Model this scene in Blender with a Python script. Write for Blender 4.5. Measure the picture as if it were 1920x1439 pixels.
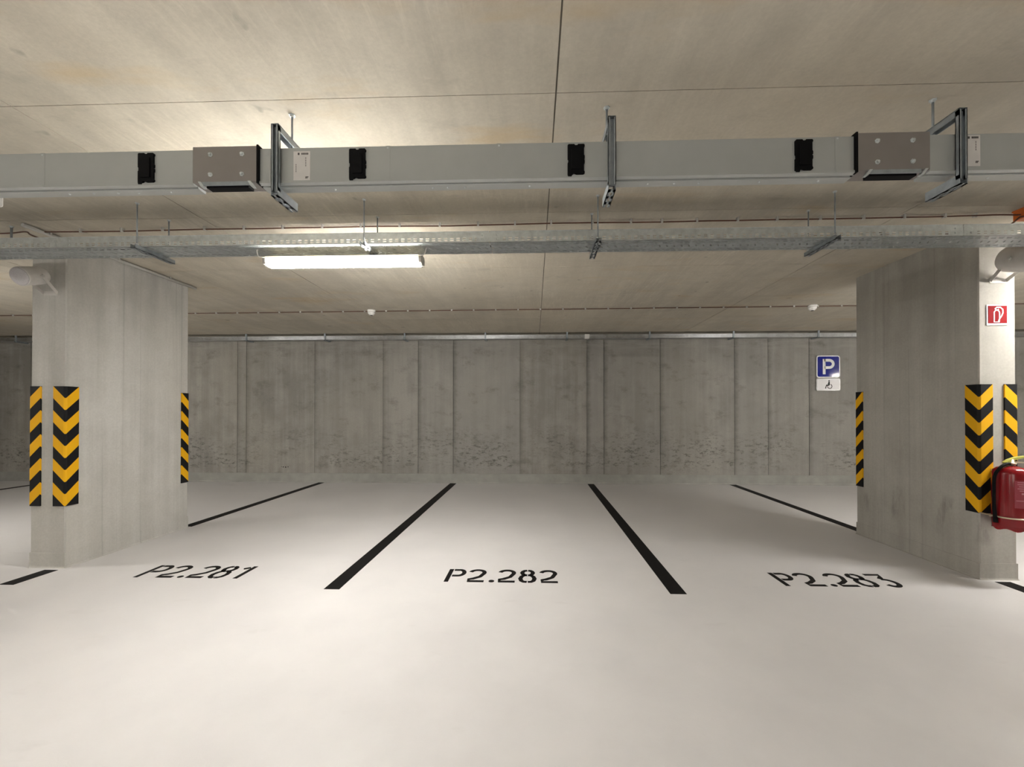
import bpy, math, random
from mathutils import Vector, Matrix
random.seed(7)
S = bpy.context.scene
for o in list(bpy.data.objects): bpy.data.objects.remove(o, do_unlink=True)
C = S.collection
PI = math.pi

# ------------------------------------------------------------------ camera
cam_d = bpy.data.cameras.new('camera'); cam = bpy.data.objects.new('camera', cam_d); C.objects.link(cam)
yaw, pit = math.atan(.0323), math.atan(.0053)
fw = Vector((-math.sin(yaw)*math.cos(pit), math.cos(yaw)*math.cos(pit), math.sin(pit)))
rt = Vector((math.cos(yaw), math.sin(yaw), 0)); up = rt.cross(fw)
M = Matrix((rt, up, -fw)).transposed().to_4x4(); M.translation = (0, 0, 1.29)
cam.matrix_world = M
cam_d.sensor_width = 36; cam_d.lens = 780*36/1920
cam_d.shift_x = -16/1920; cam_d.shift_y = 51.5/1920
cam_d.clip_start = .02; cam_d.clip_end = 100
S.camera = cam
# ------------------------------------------------------------------ world (closed garage: nothing but black outside)
w = bpy.data.worlds.new('world'); S.world = w; w.use_nodes = True
w.node_tree.nodes['Background'].inputs[0].default_value = (.02, .02, .02, 1)
w.node_tree.nodes['Background'].inputs[1].default_value = 1
S.view_settings.view_transform = 'Standard'; S.view_settings.look = 'None'
S.view_settings.gamma = 1; S.view_settings.use_curve_mapping = False
S.view_settings.exposure = 2.78
LAMP = 22.0           # radiance of the tube diffusers
LAMP_COL = (1.0, .965, .91)

# ------------------------------------------------------------------ helpers
class MB:
    def __init__(s): s.v = []; s.f = []
    def box(s, x0, x1, y0, y1, z0, z1):
        n = len(s.v)
        s.v += [(x, y, z) for z in (z0, z1) for y in (y0, y1) for x in (x0, x1)]
        s.f += [tuple(n+i for i in q) for q in ((0,2,3,1),(4,5,7,6),(0,1,5,4),(2,6,7,3),(0,4,6,2),(1,3,7,5))]
        return s
    def prism(s, pts, off):                     # planar outline swept along a vector
        n = len(s.v); k = len(pts); off = Vector(off)
        s.v += [tuple(p) for p in pts] + [tuple(Vector(p)+off) for p in pts]
        s.f.append(tuple(range(n+k-1, n-1, -1))); s.f.append(tuple(range(n+k, n+2*k)))
        for i in range(k):
            j = (i+1) % k; s.f.append((n+i, n+j, n+k+j, n+k+i))
        return s
    def strip(s, left, right, off):             # ribbon between two edges, given thickness
        n = len(s.v); k = len(left); off = Vector(off)
        for a, b in zip(left, right):
            s.v += [tuple(a), tuple(b), tuple(Vector(a)+off), tuple(Vector(b)+off)]
        for i in range(k-1):
            a = n+4*i; b = a+4
            s.f += [(a, b, b+1, a+1), (a+2, a+3, b+3, b+2), (a, a+2, b+2, b), (a+1, b+1, b+3, a+3)]
        s.f += [(n, n+1, n+3, n+2), (n+4*k-4, n+4*k-2, n+4*k-1, n+4*k-3)]
        return s
    def tube(s, pts, r, seg=8, cap=True):
        pts = [Vector(p) for p in pts]; n0 = len(s.v); up_ = None
        rr = r if isinstance(r, (list, tuple)) else [r]*len(pts)
        for i, p in enumerate(pts):
            d = (pts[min(i+1, len(pts)-1)] - pts[max(i-1, 0)]).normalized()
            if up_ is None: up_ = d.orthogonal().normalized()
            up_ = (up_ - d*up_.dot(d)).normalized(); sd = d.cross(up_)
            for k in range(seg):
                a = 2*PI*k/seg; s.v.append(tuple(p + (up_*math.cos(a)+sd*math.sin(a))*rr[i]))
        for i in range(len(pts)-1):
            for k in range(seg):
                a = n0+i*seg+k; b = n0+i*seg+(k+1) % seg
                s.f.append((a, b, b+seg, a+seg))
        if cap:
            s.f.append(tuple(n0+k for k in range(seg-1, -1, -1)))
            e = n0+(len(pts)-1)*seg; s.f.append(tuple(e+k for k in range(seg)))
        return s
    def lathe(s, origin, axis, prof, seg=24):   # prof: (distance along axis, radius)
        o = Vector(origin); ax = Vector(axis).normalized(); u = ax.orthogonal().normalized(); t = ax.cross(u)
        n0 = len(s.v)
        for h, r in prof:
            for k in range(seg):
                a = 2*PI*k/seg; s.v.append(tuple(o + ax*h + (u*math.cos(a)+t*math.sin(a))*max(r, 1e-4)))
        for i in range(len(prof)-1):
            for k in range(seg):
                a = n0+i*seg+k; b = n0+i*seg+(k+1) % seg
                s.f.append((a, b, b+seg, a+seg))
        s.f.append(tuple(n0+k for k in range(seg-1, -1, -1)))
        e = n0+(len(prof)-1)*seg; s.f.append(tuple(e+k for k in range(seg)))
        return s
    def build(s, name, m, parent=None, smooth=False, origin=None, bevel=0):
        me = bpy.data.meshes.new(name)
        o0 = Vector(origin) if origin else Vector((0, 0, 0))
        me.from_pydata([tuple(Vector(v)-o0) for v in s.v], [], s.f)
        me.materials.append(m)
        if smooth:
            for p in me.polygons: p.use_smooth = len(p.vertices) < 8
        me.update()
        o = bpy.data.objects.new(name, me); C.objects.link(o); o.location = o0
        if parent:
            o.parent = parent
            o.location = o0 - world_loc(parent)
        if bevel:
            b = o.modifiers.new('bevel', 'BEVEL'); b.width = bevel; b.segments = 2; b.limit_method = 'ANGLE'
        return o

def world_loc(o):
    p = Vector(o.location)
    while o.parent: o = o.parent; p += Vector(o.location)
    return p
def tag(o, label=None, cat=None, group=None, kind=None):
    if label: o['label'] = label
    if cat: o['category'] = cat
    if group: o['group'] = group
    if kind: o['kind'] = kind
    return o
def thing(name, label, cat, loc, group=None):
    o = bpy.data.objects.new(name, None); C.objects.link(o); o.location = loc; o.empty_display_size = .1
    return tag(o, label, cat, group)
def copy_tree(o, delta, label=None, parent=None):
    c = o.copy(); C.objects.link(c)
    if parent: c.parent = parent
    else: c.location = Vector(o.location)+Vector(delta)
    if label: c['label'] = label
    for ch in list(o.children):
        if ch is not c: copy_tree(ch, None, None, c)
    return c
def smooth_path(pts, n=8):
    pts = [Vector(p) for p in pts]; out = []
    for i in range(len(pts)-1):
        p0 = pts[max(i-1, 0)]; p1 = pts[i]; p2 = pts[i+1]; p3 = pts[min(i+2, len(pts)-1)]
        for k in range(n):
            t = k/n
            out.append(.5*((2*p1)+(p2-p0)*t+(2*p0-5*p1+4*p2-p3)*t*t+(3*p1-p0-3*p2+p3)*t**3))
    out.append(pts[-1]); return out

# ------------------------------------------------------------------ materials
class N:
    def __init__(s, name):
        s.m = bpy.data.materials.new(name); s.m.use_nodes = True
        s.t = s.m.node_tree; s.b = s.t.nodes['Principled BSDF']
    def n(s, typ, **kw):
        nd = s.t.nodes.new(typ)
        for k, v in kw.items(): setattr(nd, k, v)
        return nd
    def l(s, a, b): s.t.links.new(a, b)
    def math(s, op, a, b=None, c=None, clamp=False):
        nd = s.n('ShaderNodeMath', operation=op); nd.use_clamp = clamp
        for i, v in enumerate((a, b, c)):
            if v is None: continue
            if isinstance(v, (int, float)): nd.inputs[i].default_value = v
            else: s.l(v, nd.inputs[i])
        return nd.outputs[0]
    def pos(s, scale=(1, 1, 1)):
        g = s.n('ShaderNodeNewGeometry'); mp = s.n('ShaderNodeMapping'); mp.inputs['Scale'].default_value = scale
        s.l(g.outputs['Position'], mp.inputs['Vector']); return mp.outputs[0]
    def noise(s, vec, scale, detail=4, rough=.55):
        nd = s.n('ShaderNodeTexNoise'); nd.inputs['Scale'].default_value = scale
        nd.inputs['Detail'].default_value = detail; nd.inputs['Roughness'].default_value = rough
        s.l(vec, nd.inputs['Vector']); return nd.outputs['Fac']
    def ramp(s, v, lo, hi, a=0., b=1.):
        nd = s.n('ShaderNodeMapRange'); nd.clamp = True
        for i, x in enumerate((lo, hi, a, b)): nd.inputs[i+1].default_value = x
        s.l(v, nd.inputs[0]); return nd.outputs[0]
    def mix(s, fac, a, b, mode='MIX'):
        nd = s.n('ShaderNodeMix', data_type='RGBA', blend_type=mode)
        for i, v in ((0, fac), (6, a), (7, b)):
            if isinstance(v, (int, float)): nd.inputs[i].default_value = v
            elif isinstance(v, tuple): nd.inputs[i].default_value = (*v, 1)
            else: s.l(v, nd.inputs[i])
        return nd.outputs[2]
    def bump(s, h, strength=.2, dist=.01):
        nd = s.n('ShaderNodeBump'); nd.inputs['Strength'].default_value = strength; nd.inputs['Distance'].default_value = dist
        s.l(h, nd.inputs['Height']); s.l(nd.outputs[0], s.b.inputs['Normal'])
    def col(s, c):
        if isinstance(c, tuple): s.b.inputs['Base Color'].default_value = (*c, 1)
        else: s.l(c, s.b.inputs['Base Color'])

def simple(name, c, rough=.5, metal=0., var=.06, scale=40, bump=0., spec=.5):
    a = N(name); v = a.noise(a.pos(), scale, 3)
    f = a.ramp(v, .3, .7, 1-var*2, 1.)
    cc = a.n('ShaderNodeCombineColor'); [a.l(f, cc.inputs[i]) for i in range(3)]
    a.col(a.mix(1., c, cc.outputs[0], 'MULTIPLY'))
    a.b.inputs['Roughness'].default_value = rough; a.b.inputs['Metallic'].default_value = metal; a.b.inputs['Specular IOR Level'].default_value = spec
    if bump: a.bump(v, bump, .002)
    return a.m

def concrete(name, light, dark, warm, mode):
    a = N(name); p = a.pos()
    big = a.noise(p, .7, 5, .6); mid = a.noise(p, 4, 5, .6); fine = a.noise(p, 60, 3, .6)
    if mode == 'wall' or mode == 'pillar': st = a.noise(a.pos((9, 9, .35)), 1.0, 5, .6)
    else: st = a.noise(a.pos((6, .5, 1)), 1.0, 5, .6)
    f = a.math('ADD', a.math('MULTIPLY', big, .4), a.math('MULTIPLY', mid, .25))
    f = a.math('ADD', f, a.math('MULTIPLY', st, .35))
    c = a.mix(a.ramp(f, .42, .58), dark, light)
    c = a.mix(a.ramp(a.noise(p, .55, 3), .45, .75, 0, .6), c, warm)
    c = a.mix(a.ramp(fine, .35, .7, .16, 0), c, tuple(x*.55 for x in dark))
    # pin holes and blots
    vo = a.n('ShaderNodeTexVoronoi'); vo.inputs['Scale'].default_value = 9 if mode != 'ceiling' else 3.2; a.l(p, vo.inputs['Vector'])
    h = a.math('MULTIPLY', a.ramp(vo.outputs['Distance'], .02, .07, 1, 0), a.ramp(a.noise(p, 2.3, 2), .55, .62))
    c = a.mix(a.math('MULTIPLY', h, .5), c, tuple(x*.4 for x in dark))
    sep = a.n('ShaderNodeSeparateXYZ'); a.l(p, sep.inputs[0])
    if mode == 'wall':
        # each cast bay has its own cast of grey, a dark leached seam, and rough honeycombing low down
        oi = a.n('ShaderNodeObjectInfo')
        c = a.mix(a.ramp(oi.outputs['Random'], 0, 1, 0, .6), c, tuple(x*.78 for x in (light[0]*.98, light[1], light[2]*1.05)))
        tc = a.n('ShaderNodeTexCoord'); so = a.n('ShaderNodeSeparateXYZ'); a.l(tc.outputs['Object'], so.inputs[0])
        wob = a.math('ADD', so.outputs[0], a.math('MULTIPLY', a.math('SUBTRACT', a.noise(a.pos((3, 3, 4)), 3, 5, .7), .5), .10))
        seam = a.ramp(wob, -.01, .085, 1, 0)
        seam = a.math('MULTIPLY', seam, a.ramp(sep.outputs[2], .15, .9, .4, 1))
        c = a.mix(a.math('MULTIPLY', a.math('MULTIPLY', seam, a.ramp(oi.outputs['Random'], 0, 1, .45, 1)), .78), c, tuple(x*.45 for x in dark))
        rough = a.noise(a.pos((7, 7, 17)), 1.6, 6, .75)
        zone = a.math('MULTIPLY', a.ramp(sep.outputs[2], .2, .35), a.ramp(sep.outputs[2], .65, 1.15, 1, 0))
        zone = a.math('MULTIPLY', zone, a.ramp(a.noise(a.pos((1, 1, 1)), .9, 2), .35, .6))
        hc = a.math('MULTIPLY', a.ramp(rough, .52, .62), zone)
        c = a.mix(a.math('MULTIPLY', hc, .85), c, tuple(x*.4 for x in dark))
        blot = a.ramp(a.noise(a.pos((1.2, 1.2, 2.0)), 2.2, 6, .7), .55, .72)
        c = a.mix(a.math('MULTIPLY', blot, .55), c, tuple(x*.55 for x in dark))
        # pale leached band under the top
        top = a.math('MULTIPLY', a.ramp(sep.outputs[2], 2.42, 2.5), a.ramp(a.noise(a.pos((2, 2, 12)), 1.3, 4), .45, .6))
        c = a.mix(a.math('MULTIPLY', top, .35), c, light)
    if mode == 'pillar':
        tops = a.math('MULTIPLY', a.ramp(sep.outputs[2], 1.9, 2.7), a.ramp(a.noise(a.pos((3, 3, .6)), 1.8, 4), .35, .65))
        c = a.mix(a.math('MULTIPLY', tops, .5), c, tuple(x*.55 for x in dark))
        ln = a.ramp(a.noise(a.pos((26, 26, .15)), 1.0, 3), .6, .7)
        c = a.mix(a.math('MULTIPLY', ln, .3), c, tuple(x*.5 for x in dark))
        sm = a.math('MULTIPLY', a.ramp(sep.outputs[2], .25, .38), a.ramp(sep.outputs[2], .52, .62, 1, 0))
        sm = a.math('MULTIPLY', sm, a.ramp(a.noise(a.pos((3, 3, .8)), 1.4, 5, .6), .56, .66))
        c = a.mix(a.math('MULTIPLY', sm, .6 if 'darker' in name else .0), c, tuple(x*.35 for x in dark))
    if mode == 'ceiling':
        rs = a.math('MULTIPLY', a.ramp(a.noise(a.pos((.9, 3.0, 1)), 1.0, 4, .6), .58, .72), .45)
        c = a.mix(rs, c, (.52, .38, .20))
        dk = a.ramp(a.noise(a.pos((1.5, 4, 1)), 1.3, 6, .7), .58, .75)
        c = a.mix(a.math('MULTIPLY', dk, .4), c, tuple(x*.6 for x in dark))
        sc = a.ramp(a.noise(a.pos((40, 4, 1)), 1.0, 4, .7), .5, .66)
        zn = a.ramp(a.noise(p, .8, 2), .45, .62)
        c = a.mix(a.math('MULTIPLY', a.math('MULTIPLY', sc, zn), .22), c, tuple(min(1, x*1.35) for x in light))
        sp = a.ramp(a.noise(p, 7, 2, .4), .73, .78)
        c = a.mix(a.math('MULTIPLY', sp, .55), c, tuple(x*.4 for x in dark))
        oi = a.n('ShaderNodeObjectInfo')
        c = a.mix(a.ramp(oi.outputs['Random'], 0, 1, 0, .14), c, dark)
    a.col(c); a.b.inputs['Roughness'].default_value = .85; a.b.inputs['Specular IOR Level'].default_value = .25
    a.bump(a.math('ADD', a.math('MULTIPLY', mid, .6), a.math('MULTIPLY', fine, .25)), .35, .006)
    return a.m

M_CEIL = concrete('ceiling concrete', (.60, .555, .465), (.47, .435, .365), (.59, .525, .41), 'ceiling')
M_WALL = concrete('wall concrete', (.385, .366, .333), (.25, .237, .215), (.35, .325, .275), 'wall')
M_PILL = concrete('pillar concrete', (.58, .57, .54), (.46, .45, .42), (.52, .50, .45), 'pillar')
M_PILLR = concrete('darker shaded pillar concrete', (.47, .455, .415), (.37, .355, .32), (.42, .395, .345), 'pillar')  # right pillar: the dimmer light on its side is painted into this base tone
M_PAINT = simple('sealed concrete base', (.52, .51, .48), .5, 0, .08, 6, .05)

def floor_mat():
    a = N('epoxy floor'); p = a.pos()
    big = a.noise(p, .45, 4); mid = a.noise(p, 3, 5, .6)
    c = a.mix(a.ramp(a.math('ADD', a.math('MULTIPLY', big, .6), a.math('MULTIPLY', mid, .4)), .4, .62), (.59, .575, .575), (.65, .635, .63))
    sm = a.ramp(a.noise(a.pos((2, 5, 1)), 1.1, 4, .6), .64, .76)
    c = a.mix(a.math('MULTIPLY', sm, .18), c, (.38, .36, .34))
    vo = a.n('ShaderNodeTexVoronoi'); vo.inputs['Scale'].default_value = 2.1; a.l(p, vo.inputs['Vector'])
    c = a.mix(a.math('MULTIPLY', a.ramp(vo.outputs['Distance'], .008, .02, 1, 0), .3), c, (.25, .23, .2))
    a.col(c)
    a.l(a.ramp(mid, .3, .7, .30, .42), a.b.inputs['Roughness'])
    a.b.inputs['Specular IOR Level'].default_value = .42
    a.bump(a.math('ADD', a.math('MULTIPLY', a.noise(p, 160, 2), .5), a.math('MULTIPLY', a.noise(p, 45, 2), .6)), .16, .004)
    return a.m
M_FLOOR = floor_mat()
M_BLACKP = simple('black floor paint', (.0055, .005, .005), .6, 0, .1, 30, spec=.15)
M_GALV = simple('galvanised steel', (.70, .75, .76), .36, .45, .12, 25)
M_GALVD = simple('dull galvanised strut', (.36, .40, .43), .42, .4, .12, 30)
M_DUCT = simple('grey trunking enamel', (.44, .46, .45), .36, .1, .03, 8)
M_JOINT = simple('brown grey joint cover', (.26, .238, .225), .45, .1, .04, 10)
M_BLACK = simple('black plastic', (.004, .004, .005), .6, 0, .1, 30, spec=.12)
M_WHITE = simple('white enamel', (.78, .77, .75), .4, 0, .03, 20)
M_GREYP = simple('pale grey plastic', (.50, .49, .46), .5, 0, .05, 20)
M_SPK = simple('speaker white', (.60, .58, .55), .7, 0, .04, 20, spec=.15)
M_TRAYF = simple('darker tray floor steel', (.42, .46, .47), .40, .5, .15, 30)  # tray floor in a darker tone than the tray sides
M_STICK = simple('white sticker', (.72, .70, .68), .5, 0, .04, 20)
M_BROWN = simple('brown red cable', (.11, .042, .022), .5, 0, .1, 20)
M_ORANGE = simple('orange enamel', (.72, .17, .03), .45, 0, .05, 15)
M_RED = simple('red extinguisher paint', (.24, .006, .010), .22, 0, .04, 10)
M_REDL = simple('dull red label', (.34, .05, .07), .4, 0, .06, 30)
M_REDS = simple('red sign film', (.24, .0015, .004), .7, 0, .02, 10, spec=.08)
M_BLUE = simple('blue sign film', (.003, .012, .24), .07, 0, .04, 10)
M_SIGNW = simple('white sign film', (.78, .77, .78), .3, 0, .02, 10)
M_ALU = simple('aluminium sign edge', (.50, .50, .50), .35, .6, .04, 20)
M_BRASS = simple('olive yellow lever', (.55, .55, .12), .4, .1, .06, 20)
M_CREAM = simple('cream steel strap', (.62, .52, .38), .35, .4, .04, 20)
M_DARKW = simple('dark recess', (.03, .028, .025), .9)

def guard_mat():
    a = N('black and yellow foam')
    tc = a.n('ShaderNodeTexCoord'); so = a.n('ShaderNodeSeparateXYZ'); a.l(tc.outputs['Object'], so.inputs[0])
    d = a.math('ADD', a.math('ABSOLUTE', so.outputs[0]), a.math('ABSOLUTE', so.outputs[1]))
    f = a.math('FRACT', a.math('DIVIDE', a.math('ADD', a.math('SUBTRACT', so.outputs[2], d), 10.0045), .2))
    y = a.math('LESS_THAN', f, .5)
    a.col(a.mix(y, (.007, .007, .008), (.80, .42, .008)))
    a.b.inputs['Roughness'].default_value = .55; a.b.inputs['Specular IOR Level'].default_value = .2
    a.bump(a.noise(a.pos(), 120, 2), .05, .002)
    return a.m
M_GUARD = guard_mat()
def lamp_mat(name='lamp diffuser', col=LAMP_COL, st=LAMP):
    m = bpy.data.materials.new(name); m.use_nodes = True; b = m.node_tree.nodes['Principled BSDF']
    b.inputs['Base Color'].default_value = (.9, .9, .88, 1)
    b.inputs['Emission Color'].default_value = (*col, 1); b.inputs['Emission Strength'].default_value = st
    return m
M_LAMP = lamp_mat()
M_LAMPS = lamp_mat('lamp side lens', LAMP_COL, LAMP*2.3)
M_RIM = lamp_mat('glowing rim', (1.0, .80, .48), 1.2)

# ------------------------------------------------------------------ room shell
H = 2.74; WY = 7.63; X0, X1, YF = -13.5, 13.5, -8.0
o = MB().box(X0, X1, YF, WY+.3, -.2, 0).build('floor', M_FLOOR); tag(o, kind='structure')
ceil = MB().box(X0, X1, YF, WY+.3, H+.004, H+.25).build('ceiling', simple('joint shadow concrete', (.16, .145, .12), .9)); tag(ceil, kind='structure')
xs = [.10+2.57*k for k in range(-6, 7)]; xs[0] = X0; xs[-1] = X1
ys = [YF]+[1.88+1.12*k for k in range(-8, 6)]+[WY+.02]
for i in range(len(xs)-1):
    for j in range(len(ys)-1):
        gx = .0035; gy = .0018
        MB().box(xs[i]+gx, xs[i+1]-gx, ys[j]+gy, ys[j+1]-gy, H, H+.02).build('slab_panel', M_CEIL, ceil, origin=(xs[i], ys[j], H))
wall = MB().box(X0, X1, WY+.02, WY+.3, 0, H).build('wall_back', simple('wall joint shadow', (.10, .095, .085), .9)); tag(wall, kind='structure')
jx = [-13.5, -12.2, -10.9, -9.6, -8.3, -7.0, -5.564, -5.39, -4.088, -2.801, -2.142, -1.487, -.256, .962, 1.272, 2.292, 3.617, 4.212, 4.936, 6.3, 7.6, 8.9, 10.2, 11.5, 13.5]
for i in range(len(jx)-1):
    g = (.002, .0035, .005, .003)[i*7 % 4]
    MB().box(jx[i]+g, jx[i+1]-g, WY, WY+.06, 0, H).build('cast_panel', M_WALL, wall, origin=(jx[i], WY, 0))
for dx, dz, r in ((0, 0, .011), (.045, -.004, .013), (.09, .002, .010), (-.035, .004, .007)):
    MB().lathe((-4.68+dx, WY-.001, .285+dz), (0, 1, 0), [(0, r), (.004, r*.8)], 10).build('anchor_hole', M_DARKW, wall)
bb = MB().prism([(X0, WY+.001, 0), (X0, WY-.022, 0), (X0, WY-.008, .03), (X0, WY-.006, .165), (X0, WY+.001, .175)], (X1-X0, 0, 0)).build('baseboard_back', simple('sealed wall base', (.335, .33, .305), .6, 0, .1, 5, .05)); tag(bb, kind='structure')
for nm, b in (('wall_left', (X0-.3, X0, YF, WY+.3, 0, H)), ('wall_right', (X1, X1+.3, YF, WY+.3, 0, H)), ('wall_front', (X0, X1, YF-.3, YF, 0, H))):
    tag(MB().box(*b).build(nm, M_WALL), kind='structure')

# ------------------------------------------------------------------ pillars
def pillar(x0, x1, label, pm=M_PILL):
    y0, y1 = 3.345, 4.575; c = .008
    t = thing('concrete_pillar', label, 'pillar', ((x0+x1)/2, (y0+y1)/2, 0), 'rectangular concrete pillars between the stalls')
    out = [(x0+c, y0), (x1-c, y0), (x1, y0+c), (x1, y1-c), (x1-c, y1), (x0+c, y1), (x0, y1-c), (x0, y0+c)]
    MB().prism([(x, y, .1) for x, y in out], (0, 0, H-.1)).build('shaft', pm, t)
    e = .003; m = MB()
    ext = [(x0-e, y0-e), (x1+e, y0-e), (x1+e, y1+e), (x0-e, y1+e)]
    m.prism([(x, y, 0) for x, y in ext], (0, 0, .125))
    m.build('sealed_base', pm, t)
    f = MB(); q = .012                           # small coved fillet at the floor
    for (ax, ay), (bx, by), (nx, ny) in (((x0-e, y0-e), (x1+e, y0-e), (0, -1)), ((x1+e, y0-e), (x1+e, y1+e), (1, 0)), ((x1+e, y1+e), (x0-e, y1+e), (0, 1)), ((x0-e, y1+e), (x0-e, y0-e), (-1, 0))):
        f.prism([(ax, ay, 0), (ax+nx*q, ay+ny*q, 0), (ax+nx*q*.25, ay+ny*q*.25, q*.25), (ax, ay, q)], (bx-ax, by-ay, 0))
    f.build('cove', pm, t)
    return t
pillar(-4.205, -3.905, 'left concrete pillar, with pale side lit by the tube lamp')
pillar(3.455, 3.735, 'right concrete pillar, with stains, shade painted into its darker tone, and extinguisher on its front', M_PILLR)

def guard(cx, cy, sx, sy, label):
    z0, z1 = .515, 1.5145; L = .095; t = .010; s = MB()
    # L profile with softened nose; legs run towards sx and sy from the corner
    P = [(0, L), (-t, L), (-t, .006), (-t*.35, -t*.35-.0), (.006, -t), (L, -t), (L, 0), (0, 0)]
    pts = [(cx+sx*a, cy+sy*b, z0) for a, b in P]
    if sx*sy < 0: pts.reverse()
    s.prism(pts, (0, 0, z1-z0))
    o = s.build('corner_guard', M_GUARD, origin=(cx, cy, z0-.0))
    return tag(o, label, 'corner guard', 'black and yellow foam corner guards on the pillars')
guard(-3.905, 3.345, -1, 1, 'chevron corner guard on left pillar, folded round its front right edge')
guard(-4.205, 3.345, 1, 1, 'striped corner guard on left pillar, at its outer front left edge')
guard(-3.905, 4.575, -1, -1, 'thin looking striped corner guard on left pillar, rear edge beside the back stalls')
guard(3.455, 3.345, 1, 1, 'chevron corner guard on right pillar, left of the fire extinguisher')
guard(3.735, 3.345, -1, 1, 'striped corner guard on right pillar, above and behind the extinguisher handle')
guard(3.455, 4.575, 1, -1, 'thin looking striped corner guard on right pillar, rear edge under the blue sign')

# ------------------------------------------------------------------ floor marks
def line(x, y0, y1, label):
    o = MB().box(x-.058, x+.058, y0, y1, 0, .0015).build('parking_line', M_BLACKP, origin=(x, y0, 0))
    return tag(o, label, 'floor line', 'black stall lines painted on the floor')
line(-1.482, 3.005, WY-.02, 'long black floor line left of number P2.282')
line(1.030, 3.005, WY-.02, 'long black floor line right of number P2.282')
line(-3.945, 4.61, WY-.02, 'black floor line running from back of left pillar to the wall')
line(3.575, 4.61, WY-.02, 'black floor line running from back of right pillar to the wall')
line(-3.965, 3.005, 3.30, 'short black line stub in front of left pillar')
line(3.575, 3.005, 3.30, 'short black line stub in front of right pillar')
line(-9.0, 3.3, WY-.02, 'black floor line seen in the gap left of left pillar')

TS = .034
def ribbon(m, pts, T, closed=False, w=None):
    w = w or TS/2; k = len(pts); Lf = []; Rt = []
    for i, p in enumerate(pts):
        a = pts[i-1] if (i or closed) else pts[i]; b = pts[(i+1) % k] if (i < k-1 or closed) else pts[i]
        d = Vector((b[0]-a[0], b[1]-a[1])).normalized(); n = Vector((-d.y, d.x))
        Lf.append(T(p[0]+n.x*w, p[1]+n.y*w)); Rt.append(T(p[0]-n.x*w, p[1]-n.y*w))
    if closed: Lf.append(Lf[0]); Rt.append(Rt[0])
    return Lf, Rt
def arc(cx, cy, rx, ry, a0, a1, n=14):
    return [(cx+rx*math.cos(math.radians(a0+(a1-a0)*i/n)), cy+ry*math.sin(math.radians(a0+(a1-a0)*i/n))) for i in range(n+1)]
def glyph(ch):
    h = .255; w = .145; e = TS/2
    if ch == 'P': return [[(e, 0), (e, h)], [(.042, h-e), (.085, h-e)]+arc(.085, h-.075, .045, .060, 90, -90)+[(.042, h-.135)]]
    if ch == '2': return [arc(w/2, h-.068, w/2-e, .053, 168, -20, 14)+[(w*.70, h*.42), (w*.36, h*.26), (e+.006, .055), (e+.002, e), (w-.004, e)]]
    if ch == '8':
        u = .004; out = []
        for s_ in (-1, 1):
            top = [(w/2+s_*(u+a*(w/2-e-.012-u)), h-.062+b) for a, b in [(0, .047), (.45, .045), (.8, .030), (1, .0), (.8, -.030), (.45, -.045), (0, -.048)]]
            bot = [(w/2+s_*(u+a*(w/2-e-u)), .073+b) for a, b in [(0, .072), (.45, .068), (.82, .044), (1, .004), (.82, -.038), (.45, -.056), (0, -.058)]]
            out += [top, bot[1:] if False else bot]
        return out
    if ch == '1': return [[(.018, h-.058), (.060, h-.030)], [(.085, 0), (.085, h)]]
    if ch == '3': return [[(.012, h-e), (w-.02, h-e), (w-.05, h-.075), (w*.50, h-.100)], [(w*.5, h-.105)]+arc(w/2+.01, .080, w/2-e-.004, .066, 80, -90, 12)+arc(w/2+.01, .080, w/2-e-.01, .066, -95, -150, 6)]
    return []
def stall_number(txt, xoff, y0, label):
    t = thing('stall_number', label, 'floor number', (xoff, y0, 0), 'stencilled stall numbers')
    x = xoff
    for ch in txt:
        T = lambda a, b: (x+a, y0+b, .0002)
        m = MB()
        if ch == '.':
            pts = arc(.035, .022, .022, .022, 0, 345, 23); m.prism([T(a, b) for a, b in pts], (0, 0, .0015))
            m.build('full_stop', M_BLACKP, t); x += .073; continue
        for st in glyph(ch):
            L, R = ribbon(m, st, T); m.strip(L, R, (0, 0, .0015))
        m.build('letter' if ch == 'P' else 'digit', M_BLACKP, t); x += .165
    return t
stall_number('P2.282', -.692, 3.168, 'black stencilled number P2.282 in the middle stall')
stall_number('P2.281', -3.150, 3.175, 'black stencilled number P2.281 beside left pillar')
stall_number('P2.283', 1.880, 3.172, 'black stencilled number P2.283 beside right pillar')

# ------------------------------------------------------------------ busbar trunking under the ceiling
tr = thing('busbar_trunking', 'long grey busbar trunking hung on brackets below the ceiling', 'trunking', (0, 1.905, 2.338))
prof = [(1.87, 2.508), (1.87, 2.358), (1.864, 2.356), (1.864, 2.346), (1.882, 2.342), (1.884, 2.348), (1.892, 2.348), (1.894, 2.340), (1.938, 2.338), (1.938, 2.508)]
for a, b in ((-5.0, -1.57), (-1.262, 1.412), (1.722, 5.2)):
    MB().prism([(a, y, z) for y, z in prof], (b-a, 0, 0)).build('housing', M_DUCT, tr)
for x in (-.665, -.158, 2.95, -2.30, 1.335):
    MB().prism([(x-.010, y-.0012 if y < 1.9 else y, z+(.0012 if z > 2.4 else 0)) for y, z in prof], (.020, 0, 0)).build('seam_band', M_DUCT, tr)
for x in (-2.22, -2.10, -1.98, -1.88, -1.72, -.93, -.47, -.40, -.32, -.02, .52, .64, .75, 1.02, 1.28, 2.02):
    MB().lathe((x, 1.915, 2.341), (0, 0, -1), [(0, .005), (.003, .005), (.006, .002)], 8).build('rivet', M_GALV, tr, True)
for x in (-.665, -.158, -2.30, 1.335):
    MB().lathe((x, 1.871, 2.499), (0, -1, 0), [(0, .005), (.004, .004)], 8).build('rivet', M_GALV, tr, True)
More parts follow.
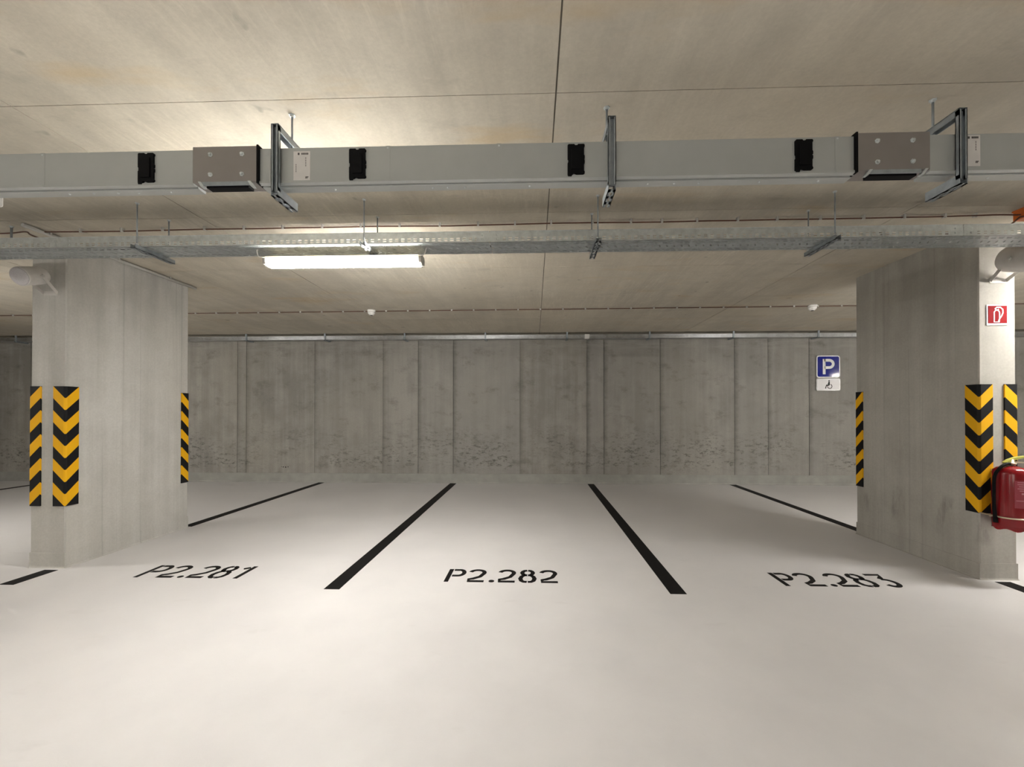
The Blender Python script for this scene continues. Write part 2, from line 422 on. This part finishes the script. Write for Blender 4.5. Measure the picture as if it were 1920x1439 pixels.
for x0, x1, gx in ((-1.57, -1.262, -1.264), (1.412, 1.722, 1.410)):
    j = MB().box(x0, x1, 1.858, 1.945, 2.350, 2.516).build('joint_block', M_JOINT, tr, bevel=.003)
    MB().box(gx-.004, gx+.004, 1.855, 1.947, 2.343, 2.519).build('gasket', M_BLACK, j)
    MB().box(x0+.06, x1-.05, 1.868, 1.905, 2.330, 2.346).build('vent_slot', M_BLACK, j)
    MB().box(x0+.045, x1-.04, 1.856, 1.863, 2.336, 2.352).build('lower_flange', M_GALVD, j)
    for xx in (x0+.03, x1-.045):
        MB().prism([(xx, 1.852, 2.352), (xx+.012, 1.852, 2.352), (xx+.030, 1.852, 2.326), (xx+.016, 1.852, 2.326)] if gx > x0+.1 else [(xx+.02, 1.852, 2.352), (xx+.032, 1.852, 2.352), (xx+.012, 1.852, 2.326), (xx, 1.852, 2.326)], (0, .02, 0)).build('clip', M_GALV, j)
    for bx in (x0+.085, x1-.075):
        for bz in (2.478, 2.386):
            MB().lathe((bx, 1.859, bz), (0, -1, 0), [(0, .011), (.003, .011), (.003, .006), (.010, .006), (.011, .004)], 6).build('bolt', M_GALV, j)
def outlet(x):
    w, h = .038, .069; n = .005; zc = 2.426; out = []
    raw = [(-w, h-.004), (-w+.004, h), (-.008, h), (-.005, h-n), (.005, h-n), (.008, h), (w-.004, h), (w, h-.004), (w, h-.010), (w-.003, h-.014), (w-.003, .020), (w, .016), (w, .004), (w-.004, 0), (w, -.004), (w, -.016), (w-.003, -.020),
           (w-.003, -h+.018), (w, -h+.014), (w, -h+.008), (w-.006, -h+.004), (.002, -h+.004), (-.010, -h+.008), (-.018, -h+.002), (-.020, -h-.006), (-w+.002, -h-.006), (-w, -h+.002), (-w, -.016), (-w+.003, -.012), (-w+.003, .0), (-w, .004), (-w, .02)]
    m = MB().prism([(x+a, 1.870, zc+b) for a, b in raw], (0, -.009, 0))
    o = m.build('outlet_cover', M_BLACK, tr)
    MB().box(x-.022, x+.022, 1.855, 1.861, zc-.045, zc+.045).build('outlet_lid', M_BLACK, o)
for x in (-1.795, -.803, .189, 1.188): outlet(x)
for x0, x1, z0, z1 in ((-1.103, -1.025, 2.352, 2.492), (1.872, 1.942, 2.366, 2.503)):
    s = MB().box(x0, x1, 1.8685, 1.8699, z0, z1).build('rating_label', M_STICK, tr)
    W = x1-x0; Hh = z1-z0; p = MB()
    y0, y1 = 1.8678, 1.8686
    p.box(x0+W*.26, x0+W*.36, y0, y1, z1-Hh*.12, z1-Hh*.05)
    for k in range(5): p.box(x0+W*(.48+.085*k), x0+W*(.545+.085*k), y0, y1, z1-Hh*.115, z1-Hh*.055)
    for k in range(4): p.box(x0+W*.72, x0+W*.75, y0, y1, z1-Hh*(.20+.08*k)-Hh*.06, z1-Hh*(.20+.08*k))
    for k in range(5): p.box(x0+W*.14, x0+W*.17, y0, y1, z0+Hh*(.32+.055*k), z0+Hh*(.36+.055*k))
    p.box(x0+W*.72, x0+W*.90, y0, y1, z0+Hh*.14, z0+Hh*.165); p.box(x0+W*.72, x0+W*.77, y0, y1, z0+Hh*.10, z0+Hh*.16); p.box(x0+W*.80, x0+W*.84, y0, y1, z0+Hh*.10, z0+Hh*.15)
    tag(p.build('label_print', simple('label ink', (.08, .075, .07), .6), s), kind='stuff')

def channel_y(m, x, y0, y1, z0, z1, w=.034, t=.003, open_up=True):   # strut channel running along Y
    m.box(x-w/2, x-w/2+t, y0, y1, z0, z1); m.box(x+w/2-t, x+w/2, y0, y1, z0, z1)
    zb = (z0, z0+t) if open_up else (z1-t, z1)
    n = max(1, int((y1-y0)/.045)); st = (y1-y0)/n
    for k in range(n):
        a = y0+k*st; m.box(x-w/2, x+w/2, a, a+st*.45, *zb)
    m.box(x-w/2, x-.005, y0, y1, *zb); m.box(x+.005, x+w/2, y0, y1, *zb)
def rod(m, x, y, z0, z1, r=.005):
    m.tube([(x, y, z0), (x, y, z1)], r, 8)
hang = []
def duct_hanger(x, label):
    t = thing('trunking_hanger', label, 'hanger', (x, 1.9, 2.29), 'steel hangers holding the trunking')
    m = MB(); a, b = 1.842, 1.860
    m.box(x-.017, x-.014, a, b, 2.30, 2.60); m.box(x+.014, x+.017, a, b, 2.30, 2.60); m.box(x-.017, x+.017, b-.003, b, 2.30, 2.60)
    m.box(x-.017, x-.008, a, a+.002, 2.30, 2.60); m.box(x+.008, x+.017, a, a+.002, 2.30, 2.60)
    m.build('post', M_GALVD, t)
    u = MB(); channel_y(u, x, 1.842, 2.03, 2.575, 2.605, open_up=False); u.build('upper_arm', M_GALVD, t)
    u = MB(); channel_y(u, x, 1.842, 2.00, 2.276, 2.318, open_up=True); u.build('lower_arm', M_GALVD, t)
    r = MB(); rod(r, x-.0, 1.978, 2.56, H); r.build('threaded_rod', M_GALVD, t, True)
    MB().lathe((x, 1.978, H), (0, 0, -1), [(0, .016), (.003, .016), (.003, .009), (.012, .009)], 6).build('nut', M_GALV, t)
    MB().lathe((x, 1.978, 2.605), (0, 0, 1), [(0, .014), (.003, .014), (.003, .009), (.011, .009)], 6).build('nut', M_GALV, t)
duct_hanger(-1.175, 'trunking hanger bracket left of the white rating label near the left joint')
duct_hanger(.345, 'trunking hanger bracket seen edge on, in the middle of the run')
duct_hanger(1.845, 'trunking hanger bracket at right, opening to the left with dark slotted foot')

# ------------------------------------------------------------------ perforated cable tray
tray = thing('cable_tray', 'perforated galvanised cable tray running in front of both pillars', 'cable tray', (0, 2.9, 2.447))
TY0, TY1, TZ0, TZ1 = 2.80, 3.0, 2.447, 2.522
def slot_row(m, x0, x1, P, v0, v1, pitch, slot, skew=0.):        # the metal left between slots
    k = 0; x = x0
    while x < x1:
        a = x+slot; b = min(x+pitch, x1)
        if a < b: m.prism([P(a, v0), P(b, v0), P(b+skew, v1), P(a+skew, v1)], P.off)
        x += pitch
def band(m, x0, x1, P, v0, v1): m.prism([P(x0, v0), P(x1, v0), P(x1, v1), P(x0, v1)], P.off)
class Side:
    off = (0, .0015, 0)
    def __init__(s, y): s.y = y
    def __call__(s, x, v): return (x, s.y, v)
class Flat:
    off = (0, 0, .0015)
    def __call__(s, x, v): return (x, v, TZ0)
for x0, x1 in ((-6.3, -3.303), (-3.297, -.303), (-.297, 2.797), (2.803, 6.3)):
    sec = MB(); sd = Side(TY0)
    for (v0, v1, ps) in ((TZ0, TZ0+.012, 0), (TZ0+.012, TZ0+.018, 1), (TZ0+.018, TZ0+.026, 0), (TZ0+.026, TZ0+.032, 1), (TZ0+.032, TZ1, 0)):
        if ps: slot_row(sec, x0, x1, sd, v0, v1, .042, .022)
        else: band(sec, x0, x1, sd, v0, v1)
    sec.box(x0, x1, TY0-.004, TY0+.004, TZ1-.003, TZ1)
    s0 = sec.build('tray_section', M_GALV, tray)
    b = MB(); fl = Flat()
    for (v0, v1, ps, sk) in ((TY0, TY0+.018, 0, 0), (TY0+.018, TY0+.026, 1, 0), (TY0+.026, TY0+.042, 0, 0), (TY0+.042, TY0+.050, 2, 0), (TY0+.050, TY0+.085, 0, 0), (TY0+.085, TY0+.115, 3, .018), (TY0+.115, TY0+.150, 0, 0), (TY0+.150, TY0+.158, 1, 0), (TY0+.158, TY0+.174, 0, 0), (TY0+.174, TY0+.182, 2, 0), (TY0+.182, TY1, 0, 0)):
        if ps == 0: band(b, x0, x1, fl, v0, v1)
        elif ps == 3: slot_row(b, x0, x1, fl, v0, v1, .050, .010, sk)
        else: slot_row(b, x0 + (.02 if ps == 2 else 0), x1, fl, v0, v1, .050, .032)
    b.build('tray_floor', M_TRAYF, s0)
    MB().box(x0, x1, TY1-.0015, TY1, TZ0, TZ1).build('rear_flange', M_GALV, s0)
for x in (-3.3, -.3, 2.8):
    j = MB().box(x-.09, x+.09, TY0+.0015, TY0+.004, TZ0+.004, TZ1-.006).build('splice_plate', M_GALV, tray)
    for dx in (-.05, .05):
        for z in (TZ0+.022, TZ0+.05): MB().lathe((x+dx, TY0, z), (0, -1, 0), [(0, .007), (.004, .007), (.005, .003)], 8).build('bolt', M_GALV, j, True)
def tray_hanger(x, label):
    t = thing('tray_hanger', label, 'hanger', (x, 2.9, 2.41), 'strut hangers under the perforated tray')
    m = MB(); channel_y(m, x, 2.745, 3.06, 2.418, 2.446, w=.036); m.build('strut', M_GALVD, t)
    for y, dx in ((2.775, 0), (3.03, -.005)):
        r = MB(); rod(r, x+dx, y, 2.43, H, .0045); r.build('threaded_rod', M_GALVD, t, True)
        MB().lathe((x+dx, y, H), (0, 0, -1), [(0, .013), (.003, .013), (.003, .008), (.010, .008)], 6).build('nut', M_GALV, t)
        MB().lathe((x+dx, y, 2.449), (0, 0, 1), [(0, .013), (.003, .013), (.003, .008), (.011, .008)], 6).build('nut', M_GALV, t)
tray_hanger(-2.735, 'cable tray hanger left of the lit tube lamp')
tray_hanger(-1.150, 'cable tray hanger directly over the lit tube lamp')
tray_hanger(.425, 'cable tray hanger right of the lit tube lamp, seen edge on')
tray_hanger(1.965, 'cable tray hanger near the right pillar, long dark strut sloping left')
# cable laid in the tray
p = smooth_path([(6.2, 2.9, 2.475), (4.6, 2.92, 2.48), (3.6, 2.9, 2.545), (2.9, 2.93, 2.552), (2.35, 2.9, 2.545), (2.15, 2.88, 2.46), (0, 2.9, 2.46), (-5, 2.9, 2.46)], 6)
tag(MB().tube(p, .007, 8).build('tray_cable', simple('dark grey cable sheath', (.16, .15, .13), .5), smooth=True), 'thin grey cable lying on the tray, lifting above its edge at right', 'cable')

# ------------------------------------------------------------------ tube luminaires
def luminaire(xc, yc, label, ztop=2.402):
    t = thing('tube_luminaire', label, 'lamp', (xc, yc, ztop), 'tube luminaires below the tray')
    a, b = xc-.565, xc+.565; w = .048; zs = ztop-.026; zb = ztop-.066
    MB().prism([(a+.02, yc-w, zs), (a+.02, yc-w*.9, ztop-.004), (a+.02, yc-w*.7, ztop), (a+.02, yc+w*.7, ztop), (a+.02, yc+w*.9, ztop-.004), (a+.02, yc+w, zs)], (1.09, 0, 0)).build('housing', M_WHITE, t)
    for q in (-1, 1):
        MB().box(a+.02, b-.02, min(yc+q*(w+.0005), yc+q*(w+.002)), max(yc+q*(w+.0005), yc+q*(w+.002)), zs-.001, ztop-.006).build('translucent_rim', M_RIM, t)
    MB().prism([(a+.02, yc+w*.6, zs-.0005), (a+.02, yc+w*.6, zb+.002), (a+.02, yc, zb), (a+.02, yc-w*.6, zb+.002), (a+.02, yc-w*.6, zs-.0005)], (1.09, 0, 0)).build('diffuser', M_LAMP, t)
    for q in (-1, 1):
        MB().prism([(a+.02, yc+q*w*.97, zs-.0005), (a+.02, yc+q*w*.84, zb+.012), (a+.02, yc+q*w*.6, zb+.002), (a+.02, yc+q*w*.6, zs-.0005)][::q], (1.09, 0, 0)).build('side_lens', M_LAMPS, t)
    for x, s in ((a+.02, -1), (b-.02, 1)):
        MB().prism([(x, yc-w-.002, zs+.01), (x, yc-w*.7, ztop+.002), (x, yc+w*.7, ztop+.002), (x, yc+w+.002, zs+.01), (x, yc+w*.95, zb+.012), (x, yc, zb-.001), (x, yc-w*.95, zb+.012)], (s*.020, 0, 0)).build('end_cap', M_GREYP, t)
        hx = x+s*.045
        MB().tube(smooth_path([(x-s*.03, yc-w-.004, ztop-.014), (hx-s*.03, yc-w-.006, ztop-.012), (hx, yc-w-.006, ztop-.004), (hx+s*.012, yc-w-.004, ztop+.035), (hx+s*.014, yc-w*.8, 2.4465)], 5), .004, 6).build('hanger_wire', M_WHITE, t, True)
    return t
L0 = luminaire(-1.352, 2.92, 'glowing tube luminaire hanging below the tray left of centre')
for dx, dy in ((5.87, .0),):
    copy_tree(L0, (dx, dy, 0), 'tube luminaire past the right edge, in front of right pillar')
for x, y, lb in ((-6.585, 2.92, 'tube luminaire hidden beyond left edge in the same row'), (9.165, 2.92, 'tube luminaire hidden far right in the same row'),
                 (-6.585, -4.0, 'added fill tube luminaire over the aisle behind viewpoint, far left'), (-1.6, -4.0, 'added fill tube luminaire over the aisle behind viewpoint, near left'),  # aisle lamps are added out of view, for ambient and front fill
                 (8.9, -4.0, 'added fill tube luminaire over the aisle behind viewpoint, far right')):
    copy_tree(L0, (x+1.352, y-2.92, 0), lb)

# ------------------------------------------------------------------ ceiling cable with clips
cb = thing('ceiling_cable', 'brown cable clipped along ceiling above the perforated tray', 'cable', (0, 3.16, 2.725))
pts = [(-3.86, 3.155, 2.722)]+[(-3.5+.28*k, 3.158-.0022*k*.7+random.uniform(-.004, .004), 2.722+random.uniform(-.003, .002)) for k in range(24)]+[(3.30, 3.09, 2.715), (3.40, 3.05, 2.695), (3.445, 3.04, 2.69)]
MB().tube(smooth_path(pts, 4), .0052, 8).build('sheath', M_BROWN, cb, True)
for x in (-3.561, -3.226, -2.895, -2.557, -2.244, -1.938, -1.626, -1.324, -1.026, -.717, -.423, -.143, .13, .441, .725, .954, 1.211, 1.509, 1.793, 2.104, 2.413, 2.7, 2.985, 3.2):
    y = 3.158-.0055*(x+3.5)
    m = MB().box(x-.006, x+.006, y-.018, y+.012, 2.714, 2.74); m.lathe((x, y-.012, 2.716), (0, 0, -1), [(0, .008), (.006, .007), (.008, .003)], 8)
    m.build('cable_clip', M_GREYP, cb)
tag(MB().tube(smooth_path([(-4.7, 3.18, 2.722), (-4.2, 3.17, 2.722), (-3.95, 3.10, 2.70), (-3.75, 2.98, 2.62), (-3.50, 2.90, 2.535), (-3.2, 2.9, 2.475), (-2.8, 2.9, 2.465)], 6), .0055, 8).build('drop_cable', M_BROWN, smooth=True), 'brown cable looping from ceiling into the tray at far left', 'cable')
tag(MB().tube(smooth_path([(3.445, 3.03, 2.675), (3.38, 3.0, 2.655), (3.32, 2.99, 2.61), (3.22, 2.96, 2.565), (2.9, 2.95, 2.535), (2.6, 2.93, 2.47)], 6), .0055, 8).build('drop_cable', M_BROWN, smooth=True), 'brown cable curling from the orange box down into the tray', 'cable')
ob = thing('junction_box', 'bright orange cable box at ceiling by the right edge', 'cable box', (3.5, 2.85, 2.66))
MB().box(3.445, 3.56, 2.60, 3.10, 2.668, 2.733).build('body', M_ORANGE, ob, bevel=.004)
MB().box(3.441, 3.564, 2.597, 3.103, 2.730, 2.74).build('lid', M_ORANGE, ob)
MB().lathe((3.446, 3.045, 2.69), (-1, 0, 0), [(0, .011), (.012, .011), (.014, .008)], 10).build('gland', M_ORANGE, ob)
rl = thing('ceiling_conduit', 'pale straight conduit along ceiling beside top of left pillar', 'conduit', (-3.885, 3.9, 2.72))
MB().tube([(-3.884, 3.03, 2.722), (-3.884, 4.65, 2.722)], .0145, 10).build('pipe', M_GREYP, rl, True)
for y in (3.2, 3.75, 4.3): MB().box(-3.904, -3.864, y-.008, y+.008, 2.716, 2.74).build('conduit_clip', M_GREYP, rl)
hg = thing('slotted_bracket', 'white slotted bracket end at the left edge under the trunking', 'bracket', (-3.23, 2.36, 2.51))
m = MB(); xr = -3.150; zb = 2.513
m.prism([(xr-.09, 2.36, H), (xr-.09, 2.36, zb), (xr-.010, 2.36, zb), (xr-.003, 2.36, zb+.003), (xr, 2.36, zb+.010), (xr, 2.36, zb+.085), (xr-.04, 2.36, zb+.10), (xr-.04, 2.36, H)], (0, .003, 0)); m.build('plate', M_WHITE, hg)
MB().prism([(xr-.028+a, 2.3595, zb+.045+b) for a, b in arc(0, .012, .007, .007, 0, 180, 8)+arc(0, -.012, .007, .007, 180, 360, 8)], (0, -.001, 0)).build('slot', M_DARKW, hg)
# single short rod at far left
sr = thing('ceiling_anchor', 'short threaded rod hanging from ceiling at the left edge', 'anchor', (-4.05, 3.09, 2.6))
m = MB(); rod(m, -4.05, 3.09, 2.50, H, .007); m.build('threaded_rod', M_GALVD, sr, True)
MB().lathe((-4.05, 3.09, H), (0, 0, -1), [(0, .015), (.003, .015), (.003, .010), (.012, .010)], 6).build('nut', M_GALV, sr)

# ------------------------------------------------------------------ far ceiling: second cable, smoke detectors, tray along the wall
fc = thing('ceiling_cable', 'thin brown cable clipped across far ceiling between smoke detectors', 'cable', (0, 5.76, 2.72))
MB().tube(smooth_path([(-9+1.0*k, 5.80-.0145*(k-6.7)+random.uniform(-.004, .004), 2.729) for k in range(19)], 3), .0055, 8).build('sheath', M_BROWN, fc, True)
for k in range(58):
    x = -8.9+.31*k; y = 5.80-.0145*(x+2.3)
    MB().box(x-.010, x+.010, y-.014, y+.012, 2.720, 2.74).build('cable_clip', M_GREYP, fc)
def detector(x, y, label):
    t = thing('smoke_detector', label, 'smoke detector', (x, y, H), 'round smoke detectors on the far ceiling')
    MB().lathe((x, y, H), (0, 0, -1), [(0, .056), (.018, .056), (.024, .052)], 24).build('base', M_WHITE, t, True)
    MB().lathe((x, y, H-.024), (0, 0, -1), [(0, .050), (.020, .050), (.038, .036), (.048, .020)], 24).build('sensor_head', M_WHITE, t, True)
    MB().lathe((x, y, H-.0725), (0, 0, -1), [(0, .018), (.004, .016)], 16).build('sensor_eye', M_DARKW, t)
detector(-2.285, 5.775, 'white smoke detector on far ceiling beyond the tube lamp')
detector(3.735, 5.700, 'white smoke detector on far ceiling near right pillar')
ft = thing('wall_tray', 'narrow galvanised tray running along top of the back wall', 'cable tray', (0, 7.5, 2.63))
class Side2(Side): pass
m = MB(); sd = Side(7.46)
for (v0, v1, ps) in ((2.630, 2.652, 0), (2.652, 2.668, 1), (2.668, 2.694, 0)):
    if ps: slot_row(m, -12, 12, sd, v0, v1, .060, .030)
    else: band(m, -12, 12, sd, v0, v1)
m.box(-12, 12, 7.46, 7.58, 2.630, 2.6315); m.box(-12, 12, 7.5785, 7.58, 2.63, 2.694)
m.build('perforated_rail', simple('bright galvanised rail', (.72, .74, .76), .28, .95, .15, 8), ft)
for k in range(-8, 9):
    x = -.874+1.465*k; m = MB()
    m.box(x-.02, x+.02, 7.44, WY-.001, 2.612, 2.628); m.box(x-.014, x+.014, 7.44, 7.456, 2.612, H)
    m.build('tray_bracket', M_GALVD, ft)
jb = thing('socket_box', 'small white box on the tray along the back wall', 'junction box', (.944, 7.44, 2.64))
MB().box(.902, .986, 7.40, 7.438, 2.612, 2.692).build('body', M_WHITE, jb, bevel=.004)
MB().box(.930, .958, 7.396, 7.402, 2.602, 2.616).build('cable_gland', M_GREYP, jb)

# ------------------------------------------------------------------ signs
def rrect(x0, x1, z0, z1, r, y, n=5):
    P = []
    for cx, cz, a in ((x1-r, z1-r, 0), (x0+r, z1-r, 90), (x0+r, z0+r, 180), (x1-r, z0+r, 270)):
        P += [(cx+r*math.cos(math.radians(a+90*i/n)), y, cz+r*math.sin(math.radians(a+90*i/n))) for i in range(n+1)]
    return P
sg = thing('parking_sign', 'blue square parking sign with white letter P on the back wall', 'sign', (5.25, 7.61, 2.12))
MB().prism(rrect(5.048, 5.462, 1.921, 2.322, .045, 7.615), (0, -.012, 0)).build('plate', M_ALU, sg)
MB().prism(rrect(5.054, 5.456, 1.927, 2.316, .040, 7.603), (0, -.002, 0)).build('white_border', M_SIGNW, sg)
MB().prism(rrect(5.067, 5.443, 1.940, 2.303, .030, 7.601), (0, -.002, 0)).build('blue_field', M_BLUE, sg)
m = MB(); T = lambda a, b: (a, 7.5985, b)
for st in ([(5.182, 1.985), (5.182, 2.258)], [(5.182, 2.235), (5.27, 2.235)]+arc(5.27, 2.17, .070, .065, 90, -90)+[(5.182, 2.105)]):
    L, R = ribbon(m, st, T, w=.024); m.strip(L, R, (0, .002, 0))
m.build('letter', M_SIGNW, sg)
dg = thing('disabled_sign', 'white plate with wheelchair symbol below the blue parking sign', 'sign', (5.25, 7.61, 1.79))
MB().prism(rrect(5.050, 5.466, 1.692, 1.908, .025, 7.615), (0, -.012, 0)).build('plate', M_ALU, dg)
MB().prism(rrect(5.068, 5.448, 1.712, 1.892, .008, 7.603), (0, -.002, 0)).build('white_field', M_SIGNW, dg)
m = MB(); T = lambda a, b: (a, 7.5995, b)
m.prism([T(a, b) for a, b in arc(5.268, 1.868, .012, .012, 0, 342, 19)], (0, .0015, 0))
for st, w_ in (([(5.267, 1.852), (5.267, 1.790)], .012), ([(5.270, 1.792), (5.222, 1.790)], .010), ([(5.224, 1.796), (5.205, 1.730)], .007), ([(5.267, 1.83), (5.240, 1.812)], .005), (arc(5.280, 1.768, .038, .038, 75, -235, 26), .005)):
    L, R = ribbon(m, st, T, w=w_); m.strip(L, R, (0, .0015, 0))
m.build('wheelchair_symbol', M_BLACK, dg)
fs = thing('fire_sign', 'small red fire extinguisher sign on the bright front of right pillar', 'sign', (3.59, 3.34, 2.05))
MB().box(3.513, 3.672, 3.340, 3.3445, 1.972, 2.132).build('plate', M_SIGNW, fs)
MB().box(3.522, 3.663, 3.3385, 3.340, 1.988, 2.124).build('red_field', M_REDS, fs)
m = MB(); T = lambda a, b: (3.592+a, 3.3372, 2.055+b)
m.v = []
for st, w_ in (([(-.026, .022), (-.026, -.058), (.012, -.058), (.014, -.03)], .0045), (arc(-.006, .012, .020, .022, 175, 0, 8)+[(.014, -.03)], .004), ([(.006, -.052), (.014, -.034), (.030, -.010), (.040, .015), (.038, .040), (.020, .056), (-.005, .056), (-.018, .046), (-.018, .040)], .0045), ([(-.018, .040), (-.004, .036), (.010, .042)], .004)):
    L, R = ribbon(m, st, T, w=w_); m.strip(L, R, (0, .001, 0))
m.build('extinguisher_symbol', M_SIGNW, fs)

# ------------------------------------------------------------------ fire extinguisher
fe = thing('fire_extinguisher', 'red fire extinguisher with black hose hung on right pillar', 'extinguisher', (3.555, 3.215, .42))
ex, ey = 3.548, 3.215
MB().lathe((ex, ey, .440), (0, 0, 1), [(0, .092), (.010, .098), (.03, .1), (.40, .1), (.425, .094), (.443, .075), (.453, .045), (.458, .028)], 32).build('cylinder', M_RED, fe, True)
m = MB(); n = 36
for k in range(n):
    a0, a1 = 2*PI*k/n, 2*PI*(k+1)/n
    z = lambda a: .432-.008*math.cos(6*a)
    pts = [(ex+.099*math.cos(a0), ey+.099*math.sin(a0), z(a0)), (ex+.099*math.cos(a1), ey+.099*math.sin(a1), z(a1)), (ex+.099*math.cos(a1), ey+.099*math.sin(a1), .46), (ex+.099*math.cos(a0), ey+.099*math.sin(a0), .46)]
    m.prism(pts, (-.003*math.cos(a0), -.003*math.sin(a0), 0))
m.build('foot_skirt', M_RED, fe)
lb = MB(); n = 14; L = []; R = []
for k in range(n+1):
    a = math.radians(-128+100*k/n); c, s_ = math.cos(a), math.sin(a)
    L.append((ex+.1008*c, ey+.1008*s_, .60)); R.append((ex+.1008*c, ey+.1008*s_, .80))
n0 = 0
for a, b in zip(L, R): lb.v += [a, b]
lb.f = [(2*i, 2*i+2, 2*i+3, 2*i+1) for i in range(n)]
for i in range(2*(n+1)):
    x, y, z = lb.v[i]; lb.v.append((ex+(x-ex)*.985, ey+(y-ey)*.985, z))
N2 = 2*(n+1); lb.f += [(N2+2*i+1, N2+2*i+3, N2+2*i+2, N2+2*i) for i in range(n)]
lbl = lb.build('instruction_label', M_REDL, fe, True)
pr_ = MB()
for r_, (z, a0, a1) in enumerate([(.785, -120, -60), (.770, -120, -45), (.755, -116, -50), (.740, -120, -55), (.725, -114, -60), (.700, -108, -90), (.700, -84, -66), (.652, -124, -34)]):
    hgt = .011 if r_ in (5, 6) else .0045
    L = [(ex+.1013*math.cos(math.radians(a0+(a1-a0)*k/8)), ey+.1013*math.sin(math.radians(a0+(a1-a0)*k/8)), z) for k in range(9)]
    pr_.strip(L, [(a, b, c+hgt) for a, b, c in L], (0, .0005, 0))
tag(pr_.build('label_print', simple('pink print', (.62, .30, .34), .5), lbl), kind='stuff')
MB().lathe((ex, ey, .897), (0, 0, 1), [(0, .022), (.012, .022), (.014, .030), (.024, .030), (.026, .018), (.05, .017)], 16).build('valve', M_CREAM, fe, True)
MB().prism([(ex-.05, ey-.014, .925), (ex-.02, ey-.014, .945), (ex+.03, ey-.014, .962), (ex+.10, ey-.014, .972), (ex+.10, ey-.014, .962), (ex+.035, ey-.014, .948), (ex-.01, ey-.014, .930), (ex-.045, ey-.014, .915)], (0, .028, 0)).build('squeeze_lever', M_BRASS, fe)
MB().prism([(ex-.01, ey-.011, .926), (ex+.03, ey-.011, .932), (ex+.105, ey-.011, .925), (ex+.105, ey-.011, .916), (ex+.03, ey-.011, .920), (ex-.01, ey-.011, .916)], (0, .022, 0)).build('carry_handle', M_CREAM, fe)
MB().tube(smooth_path([(ex-.018, ey-.01, .914), (ex-.06, ey-.02, .912), (ex-.105, ey-.02, .880), (ex-.128, ey-.01, .82), (ex-.128, ey-.005, .70), (ex-.122, ey, .60), (ex-.116, ey, .51)], 6), [.010]*30+[.011]*7, 10).build('hose', M_BLACK, fe, True)
MB().tube([(ex-.116, ey, .52), (ex-.113, ey, .478)], [.013, .015], 10).build('nozzle', M_BLACK, fe, True)
st = MB()
pts = [(ex+.1035*math.cos(a), ey+.1035*math.sin(a), .521) for a in [PI*1.0+PI*k/18 for k in range(19)]]
pts = [(ex-.1035, ey+.115, .521)]+pts+[(ex+.1035, ey+.115, .521)]
st.tube(pts, .006, 6); st.build('strap', M_CREAM, fe, True)
MB().tube([(ex-.135, ey+.02, .521), (ex-.10, ey+.01, .521)], .005, 6).build('hose_clip', M_CREAM, fe, True)
MB().box(ex-.015, ex+.045, ey+.1005, 3.344, .50, .86).build('wall_bracket', M_GREYP, fe)

# ------------------------------------------------------------------ projector loudspeakers
def speaker(px, pz, cx, cy, cz, ax, r, ln, label, fy=3.344):
    t = thing('projector_speaker', label, 'loudspeaker', (px, fy, pz), 'white projector loudspeakers on the pillars')
    A = Vector(ax).normalized(); c = Vector((cx, cy, cz))
    MB().lathe(c-A*ln*.5, A, [(0, r*.45), (.012, r*.80), (.03, r*.93), (.06, r*.96), (ln-.03, r), (ln-.006, r*1.02), (ln, r*.99)], 32).build('body', M_SPK, t, True)
    MB().lathe(c+A*ln*.5, A, [(0, r*.93), (.004, r*.88), (.007, r*.5), (.008, .002)], 28).build('grille', simple('speaker grille grey white', (.58, .56, .57), .6, 0, .12, 220), t, True)
    MB().box(px-.06, px+.06, fy-.004, fy, pz-.018, pz+.018).build('mounting_plate', M_SPK, t)
    sd = A.cross(Vector((0, 0, 1))).normalized()
    for s in (-1, 1):
        top = c+sd*s*(r+.004); bot = Vector((px+(sd.x*s)*.058, fy-.004, pz))
        d = (top-bot); u = Vector((0, 0, 1)).cross(sd).normalized()
        wv = d.cross(sd).normalized()*.013
        MB().prism([bot-wv, bot+wv, top+d.normalized()*.012+wv, top+d.normalized()*.012-wv], sd*s*.003).build('bracket_arm', M_SPK, t)
        MB().lathe(top+sd*s*.003, sd*s, [(0, .012), (.008, .011), (.010, .004)], 10).build('knob', M_GREYP, t)
speaker(-4.035, 2.292, -4.000, 3.185, 2.386, (.10, -1, -.38), .072, .19, 'white loudspeaker on the left pillar facing the aisle')
speaker(3.600, 2.318, 3.545, 3.13, 2.415, (.12, -1, -.32), .098, .24, 'white loudspeaker on the right pillar, cut by the photo edge')
